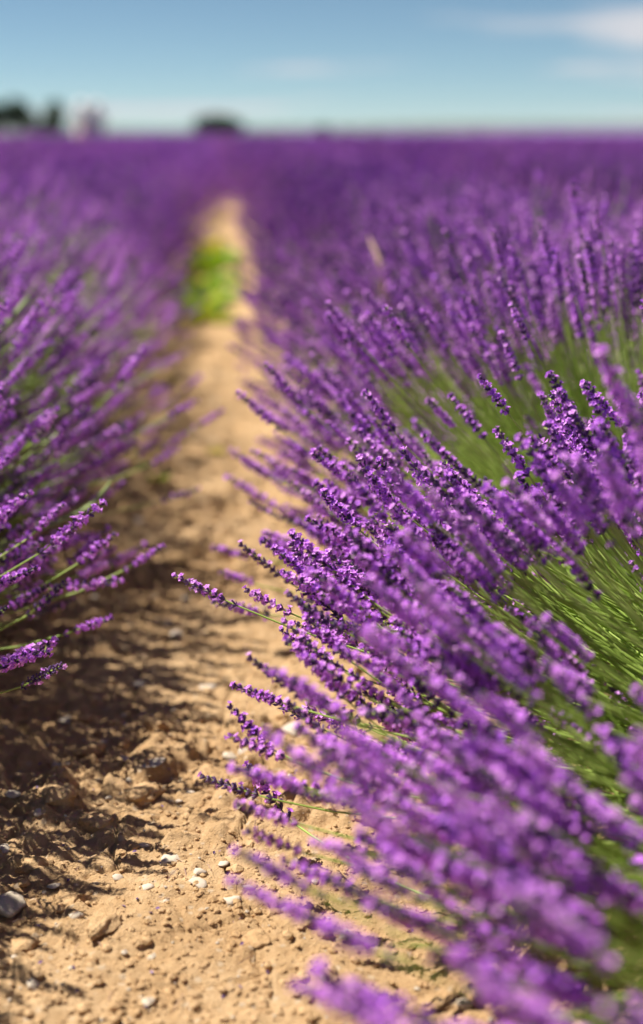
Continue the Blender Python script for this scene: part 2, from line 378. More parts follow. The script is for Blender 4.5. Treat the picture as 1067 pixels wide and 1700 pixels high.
def build_gravel():
    rng = np.random.default_rng(5); g = Geo()
    base = []
    for k in range(8):
        me = rock_mesh('tmp', 900 + k, M_CLOD, 1, 0.75, 0.9, 0.15)
        V = np.array([v.co[:] for v in me.vertices]); F = np.array([p.vertices[:] for p in me.polygons]); base.append((V, F)); bpy.data.meshes.remove(me)
    n = 22000
    u = rng.random(n); y = 0.95 + 4.6 * u ** 1.9; x = -0.10 + rng.normal(0, 0.26, n)
    z = ground_h(x, y)
    clump = fbm(x * 7, y * 7, 2, 31)
    for k in range(n):
        s = min(0.0015 * math.exp(rng.normal(0.10, 0.60)), 0.010) * (1.25 if clump[k] > 0.5 else 0.75)
        V, F = base[k % 8]
        a = rng.uniform(0, 6.28); c, sn = math.cos(a), math.sin(a)
        Vr = V @ np.array([[c, sn, 0], [-sn, c, 0], [0, 0, 1]]) * s + np.array([x[k], y[k], z[k] + s * 0.2])
        r = rng.random()
        g.add(Vr, F, 0 if r < 0.93 else (1 if r < 0.975 else 2))
    o = link('gravel', geo_mesh('gravel', g, [M_CLOD, M_STONE, M_PALE], False))
    tag(o, 'fine crumbs of soil and grit scattered over the dirt path', 'gravel', kind='stuff')
build_gravel()

def build_litter():
    rg = np.random.default_rng(17); g = Geo()
    for q in range(420):
        y = 1.0 + 3.2 * rg.random() ** 1.5; x = -0.12 + rg.normal(0, .24); z = gz(x, y); a = rg.uniform(0, 6.28)
        if q % 3 == 0:                                    # straw
            ln = rg.uniform(.008, .03); e = np.array([math.cos(a), math.sin(a), rg.normal(0, .12)]) * ln; p = np.array([x, y, z + .002])
            tube(g, [p, p + e * .5 + [0, 0, .0015], p + e], .00045, 3, 0)
        else:                                             # dropped floret
            e = np.array([math.cos(a), math.sin(a), .2]) * .0032; t = np.array([-math.sin(a), math.cos(a), .1]) * .0016; p = np.array([x, y, z + .0018])
            g.add([p - e, p + t + [0, 0, .0012], p + e, p - t], [[0, 1, 2], [0, 2, 3]], 1)
    tag(link('plant_litter', geo_mesh('plant_litter', g, [M_DRY, M_CALYX])), 'bits of straw and dropped florets lying on the soil', 'litter', kind='stuff')
build_litter()

# ------------------------------------------------------------------ lavender: the flower spike
def make_spike(seed, lod):
    """A lavender flower spike, base at the origin, growing along +Z; materials 0 petal, 1 calyx, 2 stem. Real size (about 7 cm)."""
    rng = np.random.default_rng(seed); g = Geo()
    spent = seed in (18, 43); nw = int(rng.integers(7, 10)); L = rng.uniform(0.052, 0.070)
    gap = rng.random() < 0.55
    low = rng.uniform(0.014, 0.028) if gap else 0.0
    zs = list(low + np.linspace(0, 1, nw) ** 0.92 * L)
    if gap: zs = [0.0] + zs
    bend = rng.uniform(-0.5, 0.5)
    top = zs[-1] + 0.004
    def axis(z): return np.array([bend * z * z * 1.2, 0, z])
    open_band = rng.uniform(0.1, 0.55)
    if lod < 2:
        tube(g, [axis(z) for z in np.linspace(-0.002, top, 5)], [0.0011, 0.0010, 0.0009, 0.0007, 0.0005], 4 if lod == 0 else 3, 2, False)
    for w, z in enumerate(zs):
        f = w / (len(zs) - 1)
        taper = 1.0 if f < 0.55 else 1.0 - 0.62 * (f - 0.55) / 0.45
        if gap and w == 0: nfl = int(rng.integers(4, 7)) 
        else: nfl = int(round((8 if lod == 0 else 7) * (0.55 + 0.45 * taper)))
        if lod == 2:                                      # far away: a ragged star of a few blades
            k = 5; a0 = rng.uniform(0, 6.28)
            for q in range(k):
                a = a0 + q * 6.283 / k; d = np.array([math.cos(a), math.sin(a), 0.0]); t = np.array([-d[1], d[0], 0])
                r = 0.0085 * taper * rng.uniform(0.7, 1.25); p = axis(z)
                g.add([p - np.array([0, 0, 0.001]), p + d * r + t * 0.0035 + np.array([0, 0, 0.004]), p + d * r * 0.8 + np.array([0, 0, 0.0085]), p + d * r - t * 0.0035 + np.array([0, 0, 0.004])],
                      [[0, 1, 2], [0, 2, 3]], 0 if rng.random() < 0.40 else 3)  # the rest take the darkened calyx, standing in for shade
            continue
        a0 = rng.uniform(0, 6.28)
        for q in range(nfl):
            a = a0 + q * 6.283 / nfl + rng.normal(0, 0.22)
            out = np.array([math.cos(a), math.sin(a), 0.0])
            tilt = rng.uniform(0.42, 1.0) * (0.55 + 0.45 * taper)          # from the axis
            d = out * math.sin(tilt) + np.array([0, 0, math.cos(tilt)])
            ln = rng.uniform(0.0056, 0.0084) * (0.60 + 0.40 * taper)
            p0 = axis(z + rng.normal(0, 0.0008)) + out * 0.0008
            Fm = frames(d[None])[0]
            sides = 5 if lod == 0 else 3
            an = np.linspace(0, 6.283, sides, endpoint=False) + rng.uniform(0, 1)
            ring = np.stack([np.cos(an), np.sin(an), 0 * an], 1)
            rr = ((0.0, 0.0006), (0.45, 0.00135), (1.0, 0.00105)) if lod == 0 else ((0.0, 0.0006), (0.6, 0.0014))
            V = np.concatenate([p0 + d * ln * t + (ring * r) @ Fm.T for t, r in rr] + [(p0 + d * ln * (1.02 if lod == 0 else 1.05))[None]])
            F = []
            for s in range(len(rr) - 1):
                for j in range(sides):
                    k2 = (j + 1) % sides; b0 = s * sides
                    F += [[b0 + j, b0 + k2, b0 + sides + k2], [b0 + j, b0 + sides + k2, b0 + sides + j]]
            b0 = (len(rr) - 1) * sides
            F += [[b0 + j, b0 + (j + 1) % sides, len(V) - 1] for j in range(sides)]
            buddy = rng.random()
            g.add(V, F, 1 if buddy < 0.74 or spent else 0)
            p_open = (0.2 if spent else 1.0) * (0.66 if f > open_band - 0.1 else 0.38) * (1.0 if f < 0.75 else 0.45)
            if rng.random() < p_open:                     # an open two-lipped corolla
                c = p0 + d * (ln + 0.0008); np_ = 5 if lod == 0 else 3
                size = rng.uniform(0.0026, 0.0045); ph = rng.uniform(0, 6.28)
                dd = d + out * 0.35; dd /= np.linalg.norm(dd); Fc = frames(dd[None])[0]
                for j in range(np_):
                    b = ph + j * 6.283 / np_ + rng.normal(0, 0.12)
                    e = Fc @ np.array([math.cos(b), math.sin(b), 0]); tt = Fc @ np.array([-math.sin(b), math.cos(b), 0])
                    wd = size * (0.42 if lod == 0 else 0.62); up = dd * size * rng.uniform(0.1, 0.5)
                    if lod == 0:
                        P = [c - dd * 0.0012, c + e * size * .55 + tt * wd + up * .5, c + e * size * .55 - tt * wd + up * .5, c + e * size + tt * wd * .35 + up * 0.55 , c + e * size - tt * wd * .35 + up * 0.55]
                        g.add(P, [[0, 1, 2], [1, 3, 4], [1, 4, 2]], 0)
                    else:
                        P = [c - dd * 0.0012, c + e * size + tt * wd + up, c + e * size - tt * wd + up]
                        g.add(P, [[0, 1, 2]], 0)
        if lod == 0 and w % 2 == 0:                       # papery bract pair under the whorl
            for q in range(2):
                a = a0 + 3.14 * q; e = np.array([math.cos(a), math.sin(a), 0]); t = np.array([-e[1], e[0], 0]); p = axis(z - 0.0008)
                g.add([p, p + e * .003 + t * .0022 + [0, 0, .001], p + e * .0058 + [0, 0, .0032], p + e * .003 - t * .0022 + [0, 0, .001]], [[0, 1, 2], [0, 2, 3]], 2 if rng.random() < .5 else 1)
    return g.arrays()
PLANT_MATS = [M_COROLLA, M_CALYX, M_STEM, M_CALYX_SHADED]
HI = [make_spike(11 + k, 0) for k in range(8)]
MID = [make_spike(41 + k, 1) for k in range(5)]
LOW = [make_spike(71 + k, 2) for k in range(5)]
HI_ME = [mesh_from('flower_spike', *a, PLANT_MATS) for a in HI]
MID_ME = [mesh_from('flower_spike', *a, PLANT_MATS) for a in MID]

# ------------------------------------------------------------------ lavender: the plant
def layout(seed, n, height=0.60, bare=None, squash=1.0, lean=(0, 0), k=0.30):
    """stems of one plant: base points, mid points, tip points, tip tangents, sizes"""
    rng = np.random.default_rng(seed)
    ph = rng.uniform(0, 2 * math.pi, n * 3); th = np.arccos(1 - rng.uniform(0.0, 1.0, n * 3) * (1 - math.cos(R(84))))
    if bare is not None:
        keep = np.ones(n * 3, bool)
        for (a, wd, t0, t1, p) in bare:
            da = np.abs((ph - a + math.pi) % (2 * math.pi) - math.pi)
            keep &= ~((da < wd) & (th > t0) & (th < t1) & (rng.random(n * 3) > p))
        ph, th = ph[keep], th[keep]
    ph, th = ph[:n], th[:n]; n = len(ph)
    L = height * (1 + k * np.sin(th) ** 2) * rng.normal(1.0, 0.085, n) * (0.93 + 0.14 * vnoise(ph * 1.5 + seed, th * 3, seed))
    L *= np.where(rng.random(n) < 0.16, rng.uniform(0.72, 0.92, n), 1)
    d = np.stack([np.sin(th) * np.cos(ph), np.sin(th) * np.sin(ph) * squash, np.cos(th)], 1)
    rb = 0.11 * np.sqrt(rng.random(n))
    a2 = ph + rng.normal(0, 0.5, n)
    base = np.stack([rb * np.cos(a2), rb * np.sin(a2), 0.05 + 0.05 * rng.random(n)], 1)
    jit = rng.normal(0, 0.06, (n, 3))
    d = d + jit; d[:, 0] += lean[0]; d[:, 1] += lean[1]; d /= np.linalg.norm(d, axis=1, keepdims=True)
    tip = base + d * (L - 0.05)[:, None]
    tip[:, 2] = np.maximum(tip[:, 2], 0.045 + 0.05 * rng.random(n))
    mid = base + d * (L * 0.52)[:, None]; mid[:, 2] -= 0.035 * np.sin(th) * rng.uniform(-0.4, 1.4, n); mid[:, 2] = np.maximum(mid[:, 2], 0.05)
    tan = tip - mid; tan /= np.linalg.norm(tan, axis=1, keepdims=True)
    tan[:, 2] += 0.22 + 0.25 * rng.random(n); tan += rng.normal(0, 0.10, (n, 3)); tan /= np.linalg.norm(tan, axis=1, keepdims=True)
    size = rng.normal(0.90, 0.12, n).clip(0.65, 1.3)
    return dict(base=base, mid=mid, tip=tip, tan=tan, size=size, roll=rng.uniform(0, 6.28, n), th=th, ph=ph)
def stems_arrays(lay, seg=5, sides=3, r=0.0010, sel=None):
    b, m, t, tn = lay['base'], lay['mid'], lay['tip'], lay['tan']
    if sel is not None: b, m, t, tn = b[sel], m[sel], t[sel], tn[sel]
    n = len(b); u = np.linspace(0, 1, seg)[None, :, None]
    c = t - tn * 0.12                                   # cubic with a tip tangent that turns upward
    P = (1 - u) ** 3 * b[:, None] + 3 * (1 - u) ** 2 * u * m[:, None] + 3 * (1 - u) * u ** 2 * c[:, None] + u ** 3 * t[:, None]
    T = np.gradient(P, axis=1).reshape(-1, 3); Fm = frames(T).reshape(n, seg, 3, 3)
    a = np.linspace(0, 2 * math.pi, sides, endpoint=False); ring = np.stack([np.cos(a), np.sin(a), 0 * a], 1)
    rad = (r * np.linspace(1.25, 0.85, seg))[None, :, None, None]
    V = P[:, :, None, :] + np.einsum('nsij,kj->nski', Fm, ring) * rad
    V = V.reshape(-1, 3)
    bi = (np.arange(n)[:, None, None] * seg + np.arange(seg - 1)[None, :, None]) * sides
    j = np.arange(sides)[None, None, :]; k = (j + 1) % sides
    F = np.stack([bi + j, bi + k, bi + k + sides, bi + j + sides], -1).reshape(-1, 4)
    return V, F
def bake_spikes(lay, idx, protos_):
    g = Geo(); Fm = frames(lay['tan'])
    for k, (V, F, M) in enumerate(protos_):
        sel = idx[idx % len(protos_) == k]
        if len(sel) == 0: continue
        c, s = np.cos(lay['roll'][sel]), np.sin(lay['roll'][sel])
        Rz = np.zeros((len(sel), 3, 3)); Rz[:, 0, 0] = c; Rz[:, 0, 1] = -s; Rz[:, 1, 0] = s; Rz[:, 1, 1] = c; Rz[:, 2, 2] = 1
        Q = Fm[sel] @ Rz
        W = np.einsum('nij,vj->nvi', Q, V) * lay['size'][sel][:, None, None] + lay['tip'][sel][:, None, :]
        FF = (F[None] + (np.arange(len(sel)) * len(V))[:, None, None]).reshape(-1, 3)
        g.add(W.reshape(-1, 3), FF, np.tile(M, len(sel)))
    return g
def leaves_geo(seed, n, rad=0.24, h=0.24):
    rng = np.random.default_rng(seed)
    ph = rng.uniform(0, 6.283, n); th = np.arccos(1 - rng.random(n) * 0.96); r = rad * rng.uniform(0.25, 1.0, n) ** 0.6
    d = np.stack([np.sin(th) * np.cos(ph), np.sin(th) * np.sin(ph), np.cos(th)], 1)
    p = d * r[:, None]; p[:, 2] = p[:, 2] * h / rad + 0.03
    dd = d + rng.normal(0, 0.35, (n, 3)) + np.array([0, 0, 0.5]); dd /= np.linalg.norm(dd, axis=1, keepdims=True)
    Fm = frames(dd); ro = rng.uniform(0, 6.28, n)
    s = Fm[:, :, 0] * np.cos(ro)[:, None] + Fm[:, :, 1] * np.sin(ro)[:, None]
    nn = np.cross(dd, s)
    ln = rng.uniform(0.03, 0.055, n)[:, None]; w = rng.uniform(0.0014, 0.0024, n)[:, None]
    V = np.stack([p - s * w * .5, p + s * w * .5, p + dd * ln * .5 + s * w + nn * ln * .06, p + dd * ln * .5 - s * w + nn * ln * .06, p + dd * ln], 1)
    b = (np.arange(n) * 5)[:, None]
    F = np.concatenate([b + np.array([[0, 1, 2]]), b + np.array([[0, 2, 3]]), b + np.array([[3, 2, 4]])])
    g = Geo(); g.add(V.reshape(-1, 3), F, 0); return g

def shoots_geo(seed, n, reach):
    """long narrow flowerless leaves and green shoots fanning out inside the flower shell"""
    lay = layout(seed, n, reach, None, 1.0, k=0.3)
    rg = np.random.default_rng(seed); q = rg.uniform(0.55, 1.0, len(lay['tip']))[:, None]
    lay['tip'] = lay['base'] + (lay['tip'] - lay['base']) * q; lay['mid'] = lay['base'] + (lay['mid'] - lay['base']) * q
    return stems_arrays(lay, 5, 3, 0.0014)
OPEN_PLACES = [(at_depth(775, 705, 1.95), 0.095), (at_depth(860, 755, 1.85), 0.05), (at_depth(1000, 620, 1.95), 0.095), (at_depth(700, 660, 2.1), 0.06), (at_depth(880, 640, 2.0), 0.05),
               (at_depth(1000, 950, 1.65), 0.06), (at_depth(890, 980, 1.6), 0.055), (at_depth(1050, 1080, 1.5), 0.065), (at_depth(980, 1190, 1.45), 0.05),
               (at_depth(1040, 1340, 1.3), 0.04), (at_depth(1040, 1590, 1.15), 0.04)]
def near_plant(x, y, seed, n, label, height=0.60, bare=None, rot=0.0, hi=True, lean=(0, 0), stem_r=0.00125, k=0.30):
    o = empty('lavender_plant', (x, y, gz(x, y) + 0.0), rot)
    tag(o, label, 'lavender', 'lavender plants nearest the camera')
    lay = layout(seed, n, height, bare, 0.95, lean, k)
    mw = Matrix.Translation(o.location) @ Matrix.Rotation(rot, 4, 'Z')
    if x > 0 and y < 2.7:                                   # open places in the bush where the bare green stems show
        rg = np.random.default_rng(seed + 900); keep = np.ones(len(lay['tip']), bool)
        for q, t in enumerate(lay['tip'] + lay['tan'] * 0.035):
            w = mw @ Vector(t)
            for (c, rad) in OPEN_PLACES:
                e = w - c
                # a lens-shaped clearing reaching from the shell outwards
                al = e.dot((Vector((0, 0, CAM_H)) - c).normalized()); off = (e.length_squared - al * al) ** 0.5
                if off < rad * rg.uniform(0.75, 1.1) and -0.25 < al < 0.75 and rg.random() > 0.13: keep[q] = False
        for kk in lay: lay[kk] = lay[kk][keep]
    # rank the spikes by how large they show
    sc = []
    for k in range(len(lay['tip'])):
        q = project(mw @ Vector(lay['tip'][k]))
        if q is None or not (-90 < q[0] < 1160 and 150 < q[1] < 1790): sc.append(1e3 + (q[2] if q else 9)); continue
        toward = (mw @ Vector(lay['tip'][k]) - mw.translation - Vector((0, 0, .1))).normalized().dot((Vector((0, 0, CAM_H)) - mw.translation).normalized())
        sc.append(q[2] - 0.35 * toward)
    order = np.argsort(sc); sc = np.array(sc)
    first = np.array([k for k in order[:300] if sc[k] < 1e3], int)
    rest = np.array([k for k in range(len(sc)) if k not in set(first.tolist())], int)
    Fm = frames(lay['tan'])
    me = HI_ME if hi else MID_ME
    for k in first:
        s = link('flower_spike', me[k % len(me)], o)
        Mx = Matrix(Fm[k].tolist()) @ Matrix.Rotation(lay['roll'][k], 3, 'Z')
        s.rotation_mode = 'QUATERNION'; s.rotation_quaternion = Mx.to_quaternion()
        s.location = lay['tip'][k]; z = lay['size'][k]; s.scale = (z, z, z)
    if len(rest):
        gr = bake_spikes(lay, rest, MID if y < 3 else LOW)
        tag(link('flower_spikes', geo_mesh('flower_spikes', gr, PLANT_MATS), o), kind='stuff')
    V, F = stems_arrays(lay, 7, 4, stem_r)
    tag(link('stems', mesh_from('stems', V, F, None, [M_STEM], True), o), kind='stuff')
    V, F = shoots_geo(seed + 31, 650, height * 0.84)
    tag(link('green_shoots', mesh_from('green_shoots', V, F, None, [M_STEM], True), o), kind='stuff')
    tag(link('leaves', geo_mesh('leaves', leaves_geo(seed + 5, 3200, 0.30, 0.25), [M_LEAF]), o), kind='stuff')
    return o

pi = math.pi
NEAR = [
 # x, y, seed, stems, label, height, bare
 (0.70, 0.80, 1, 1700, 'very blurred low lavender plant filling the lower right corner, closest to the lens', 0.25, None, 1.15),
 (0.735, 1.12, 13, 2300, 'lavender plant low in the lower right, its blurred spikes spilling down over the soil', 0.37, [(-pi * 0.5, 0.5, R(5), R(50), 0.35), (pi * 0.4, 0.9, R(10), R(80), 0.2)], 0.66),
 (0.80, 1.50, 2, 1300, 'sharp lavender plant at right whose long green stems fan out left over the path', 0.44, [(-pi * 0.5, 0.8, R(8), R(60), 0.12), (pi * 0.5, 0.9, R(10), R(60), 0.4)], 0.44),
 (0.72, 2.00, 3, 1100, 'lavender plant at right behind the sharp one, bright green stems showing below upright spikes', 0.475, [(-pi * 0.5, 1.0, R(0), R(70), 0.06)], 0.24),
 (0.77, 2.46, 4, 1100, 'softly blurred lavender plant at right, third along the row from the lens', 0.475, [(-pi * 0.5, 0.8, R(0), R(60), 0.3)], 0.36),
 (0.76, 3.06, 5, 1100, 'blurred lavender plant of the right row just past the third one', 0.48, None),
 (0.76, 3.70, 6, 1000, 'blurred lavender plant of the right row beside the small yellow weed', 0.48, None),
 (-1.22, 1.00, 11, 1000, 'nearest plant of the left row, only its lowest spikes showing at the left edge', 0.36, None),
 (-1.06, 1.36, 15, 1500, 'low lavender plant at the left edge, lowest of the left row spikes in view', 0.40, None, 0.50),
 (-0.95, 1.74, 7, 1800, 'lavender plant cut by the left edge, its low spikes reaching over the shaded soil', 0.48, None, 0.36),
 (-0.91, 2.22, 8, 2000, 'dark lavender plant at left edge with the bent grass blade across it', 0.52, None, 0.26),
 (-0.90, 2.80, 9, 1800, 'lavender plant of the left row with bright horizontal spikes against dark gaps', 0.52, None, 0.26),
 (-0.89, 3.42, 10, 1100, 'blurred lavender plant of the left row next to the little green weed', 0.52, None, 0.26),
 (-0.89, 4.06, 12, 1000, 'blurred lavender plant of the left row shading the path edge', 0.52, None, 0.24),
]
for a in NEAR:
    near_plant(a[0], a[1], a[2], a[3], a[4], a[5], a[6], hi=(a[1] < 2.6), k=a[7] if len(a) > 7 else 0.32)

# the rest of the rows: four plant meshes shared by all
def far_plant_meshes(seed, n, lod, nleaf):
    lay = layout(seed, n, 0.52, None, 1.0, k=0.12)
    idx = np.arange(len(lay['tip']))
    lay2 = dict(lay); 
    if lod == 3:
        lay2['size'] = lay['size'] * 1.7
    g = bake_spikes(lay2, idx, MID if lod == 1 else LOW)
    V, F = stems_arrays(lay, 4, 3, 0.0012 if lod < 3 else 0.002, None if lod < 3 else idx[::2])
    return g, (V, F), leaves_geo(seed + 7, nleaf)
MIDP = []
for k in range(3):
    g, (V, F), lf = far_plant_meshes(60 + k, 1100, 2, 1100)
    MIDP.append((geo_mesh('flower_spikes', g, PLANT_MATS), mesh_from('stems', V, F, None, [M_STEM], False), geo_mesh('leaves', lf, [M_LEAF])))
FARP = []
for k in range(3):
    g, (V, F), lf = far_plant_meshes(80 + k, 320, 3, 260)
    G2 = Geo(); a = g.arrays(); G2.add(*a); G2.add(V, F, 2); b = lf.arrays(); G2.add(b[0], b[1], 4)
    FARP.append(geo_mesh('lavender_plant', G2, PLANT_MATS + [M_LEAF]))

ROW0R, ROW0L, GAP = 0.74, -0.87, 1.61
rows = {}
for k in range(0, 30): rows[k] = ROW0R + GAP * k; rows[-k - 1] = ROW0L - GAP * k
spots = []
rng = random.Random(4)
for k, rx in rows.items():
    y = {0: 4.36, -1: 4.70}.get(k, 1.0 + rng.uniform(0, .5))
    while y < 62:
        p = project((rx, y, 0.5))
        hw = 0.75 * FPX / p[2] if p else 0
        if p and -hw < p[0] < 1067 + hw and p[1] < 1700:
            spots.append((y, rx + rng.uniform(-.06, .06), k))
        y += 0.62 + rng.uniform(-.05, .05)
spots.sort()
def row_name(k):
    if k == 0: return 'in the row right of the path'
    if k == -1: return 'in the row left of the path'
    n = abs(k) if k > 0 else abs(k) - 1
    side = 'right' if k > 0 else 'left'
    words = ['', 'second', 'third', 'fourth', 'fifth', 'sixth', 'seventh', 'eighth', 'ninth', 'tenth']
    return f'in the {words[n] if n < 10 else "distant"} row {side} of the path'
INDIV = 287
near_n = {}
ORD = ['first', 'second', 'third', 'fourth', 'fifth', 'sixth', 'seventh', 'eighth', 'ninth', 'tenth', 'eleventh', 'twelfth']
for i, (y, x, k) in enumerate(spots[:INDIV]):
    s = rng.uniform(0.90, 1.06); rz = rng.uniform(0, 6.28)
    where = 'middle distance' if y < 9 else 'far field'
    near_n[k] = near_n.get(k, 0) + 1
    if y < 9:
        o = empty('lavender_plant', (x, y, gz(x, y)), rz)
        ms = MIDP[rng.randrange(3)]
        for nm, me in zip(('flower_spikes', 'stems', 'leaves'), ms): tag(link(nm, me, o), kind='stuff')
    else:
        o = link('lavender_plant', FARP[rng.randrange(3)]); o.location = (x, y, gz(x, y)); o.rotation_euler = (0, 0, rz)
    wd = 1.18 if y > 13 and k in (0, -1) else 1.0
    o.scale = (s * wd, s * wd, s * rng.uniform(0.93, 1.05))
    tag(o, f'{ORD[near_n[k] - 1]} blurred bush past the near plants {row_name(k)}' if y < 9 and near_n[k] <= 12 else f'blurred purple lavender bush {row_name(k)}, {where}', 'lavender', f'lavender bushes {row_name(k)}, {where}')
rest = spots[INDIV:]

def point_instancer(name, pts, sources, smin, smax, seed):
    me = bpy.data.meshes.new(name); me.from_pydata([tuple(p) for p in pts], [], [])
    o = link(name, me)
    ng = bpy.data.node_groups.new(name, 'GeometryNodeTree')
    ng.interface.new_socket('Geometry', in_out='INPUT', socket_type='NodeSocketGeometry')
    ng.interface.new_socket('Geometry', in_out='OUTPUT', socket_type='NodeSocketGeometry')
    N, L = ng.nodes, ng.links
    gi, go = N.new('NodeGroupInput'), N.new('NodeGroupOutput')
    m2p = N.new('GeometryNodeMeshToPoints'); L.new(gi.outputs[0], m2p.inputs[0])
    j = N.new('GeometryNodeGeometryToInstance')
    for s in sources:
        oi = N.new('GeometryNodeObjectInfo'); oi.inputs['Object'].default_value = s; oi.transform_space = 'ORIGINAL'
        oi.inputs['As Instance'].default_value = True
        L.new(oi.outputs['Geometry'], j.inputs[0])
    iop = N.new('GeometryNodeInstanceOnPoints'); L.new(m2p.outputs[0], iop.inputs['Points'])
    join = N.new('GeometryNodeJoinGeometry')
    for s in list(N):
        if s.bl_idname == 'GeometryNodeObjectInfo': L.new(s.outputs['Geometry'], join.inputs[0])
    L.new(join.outputs[0], iop.inputs['Instance']); N.remove(j)
    iop.inputs['Pick Instance'].default_value = True
    rv = N.new('FunctionNodeRandomValue'); rv.data_type = 'INT'; rv.inputs[4].default_value = 0; rv.inputs[5].default_value = len(sources) - 1
    L.new(rv.outputs[2], iop.inputs['Instance Index'])
    rr = N.new('FunctionNodeRandomValue'); rr.data_type = 'FLOAT_VECTOR'; rr.inputs[0].default_value = (0, 0, 0); rr.inputs[1].default_value = (0, 0, 6.283); rr.inputs['Seed'].default_value = seed
    L.new(rr.outputs[0], iop.inputs['Rotation'])
    rs = N.new('FunctionNodeRandomValue'); rs.data_type = 'FLOAT'; rs.inputs[2].default_value = smin; rs.inputs[3].default_value = smax; rs.inputs['Seed'].default_value = seed + 1
    L.new(rs.outputs[1], iop.inputs['Scale'])
    L.new(iop.outputs[0], go.inputs[0])
    md = o.modifiers.new('plants', 'NODES'); md.node_group = ng
    return o
srcs = []
for me in FARP:
    for o in COL.objects:
        if o.data == me: srcs.append(o); break
pts = [(x, y, 0) for (y, x, k) in rest]
# rows carry on beyond 62 m, a plant of every second one
for k, rx in list(rows.items()) + [(k, ROW0R + GAP * k) for k in range(30, 46)] + [(-k - 1, ROW0L - GAP * k) for k in range(30, 46)]:
    y = 62.0
    while y < 150:
        p = project((rx, y, 0.5))
        if p and -80 < p[0] < 1150: pts.append((rx + rng.uniform(-.1, .1), y, 0))
        y += 0.85
fld = point_instancer('lavender_field', pts, srcs, 0.88, 1.08, 3)
tag(fld, 'purple lavender rows running on and merging far off toward the horizon', 'lavender field', kind='stuff')

# beyond 150 m: one rumpled purple canopy
def far_canopy():
    m, nt, N, L, b = nodes('lavender_canopy')
    geo = N.new('ShaderNodeNewGeometry'); no = N.new('ShaderNodeTexNoise'); no.inputs['Scale'].default_value = 0.9; no.inputs['Detail'].default_value = 4
    L.new(geo.outputs['Position'], no.inputs['Vector'])
    r = ramp(nt, [(0.3, (0.07, 0.045, 0.10)), (0.55, (0.17, 0.07, 0.30)), (0.75, (0.26, 0.11, 0.42))]); L.new(no.outputs['Fac'], r.inputs['Fac'])
    L.new(r.outputs['Color'], b.inputs['Base Color']); b.inputs['Roughness'].default_value = 0.9
    xs = np.arange(-260, 330, 0.8); ys = np.geomspace(150, 620, 150)
    X, Y = np.meshgrid(xs, ys); Z = 0.36 + 0.22 * np.cos((X - ROW0R) / GAP * 2 * pi) + 0.12 * (vnoise(X * 2, Y * 0.8, 3) - 0.5)
    Z = Z + np.clip((Y - 260) / 360, 0, 1) ** 1.5 * (0.9 + 0.9 * np.clip(X / 150, -0.6, 1.2))
    Z[0] = 0; Z[-1] = 0
    n, mc = X.shape; i = (np.arange(n - 1)[:, None] * mc + np.arange(mc - 1)[None, :]).ravel()
    F = np.stack([i, i + 1, i + mc + 1, i + mc], 1)
    o = link('distant_lavender', mesh_from('distant_lavender', np.stack([X, Y, Z], -1).reshape(-1, 3), F, None, [m], False))
    tag(o, 'far end of the lavender field, a solid dark purple band on the horizon', 'lavender field', kind='stuff')
far_canopy()

# ------------------------------------------------------------------ weeds and grass
def weed(px, py, size, label, yellow=0.1, seed=0, name='weed', cat='weed', group=None, nl=60):
    p = on_ground(px, py); rg = np.random.default_rng(seed); g = Geo(); gy = Geo()
    for q in range(nl):
        a = rg.uniform(0, 6.28); r0 = size * 0.5 * math.sqrt(rg.random()); b = np.array([r0 * math.cos(a), r0 * math.sin(a), 0.0])
        e = np.array([math.cos(a + rg.normal(0, .5)), math.sin(a + rg.normal(0, .5)), rg.uniform(0.5, 1.6)]); e /= np.linalg.norm(e)
        s = np.cross(e, [0, 0, 1.0]); s /= np.linalg.norm(s) + 1e-6
        ln = size * rg.uniform(0.25, 0.5); w = ln * 0.17; u = np.array([0, 0, 1.0])
        c1 = b + e * ln * .45 + u * ln * .06; c2 = b + e * ln * .8 + u * ln * 0.02; c3 = b + e * ln * 1.05 - u * ln * .12
        V = [b - s * w * .25, b + s * w * .25, c1 + s * w, c1 - s * w, c2 + s * w * .8, c2 - s * w * .8, c3]
        (gy if rg.random() < yellow else g).add(V, [[0, 1, 2], [0, 2, 3], [3, 2, 4], [3, 4, 5], [5, 4, 6]], 0)
    o = empty(name, (p.x, p.y, gz(p.x, p.y)))
    tag(link('leaves', geo_mesh('leaves', g, [M_WEED]), o), kind='stuff') if g.n else None
    if gy.n: tag(link('yellow_leaves', geo_mesh('yellow_leaves', gy, [M_YELLOW]), o), kind='stuff', label='yellowed leaves')
    tag(o, label, cat, group)
wg = 'bright green weeds growing across the path'
W = [(325, 532, .17, .35, 'front-left bright green weed of the patch across the path, yellowed at its foot'),
     (362, 535, .15, .45, 'front-right bright green weed of the patch, with yellow leaves at the soil'),
     (342, 520, .19, .12, 'fullest bright green weed in the middle of the front of the patch'),
     (318, 505, .17, .05, 'green weed at the left flank of the patch under the lavender shade'),
     (365, 500, .20, .05, 'vivid green weed at the right flank of the patch'),
     (335, 485, .20, .05, 'lush green weed in the centre of the patch'),
     (372, 470, .19, .05, 'green weed against the right row, middle of the patch'),
     (345, 458, .22, .05, 'green weed halfway back in the patch'),
     (368, 442, .22, .10, 'green weed in the rear right of the patch'),
     (350, 430, .22, .15, 'green weed in the rear of the patch, narrowing with the path'),
     (362, 417, .22, .6, 'yellowish weed at the far end of the green patch'),
     (300, 540, .10, .5, 'small yellowing weed at the front left corner of the patch')]
for i, (px, py, s, yl, lab) in enumerate(W): weed(px - 6 + 9 * math.sin(i * 2.3), py, s * (1 + .25 * math.sin(i * 4.1)), lab, yl, 20 + i, group=wg, nl=90)
weed(262, 810, .045, 'tiny bright green weed on the shaded left edge of the path', .1, 50, nl=40)
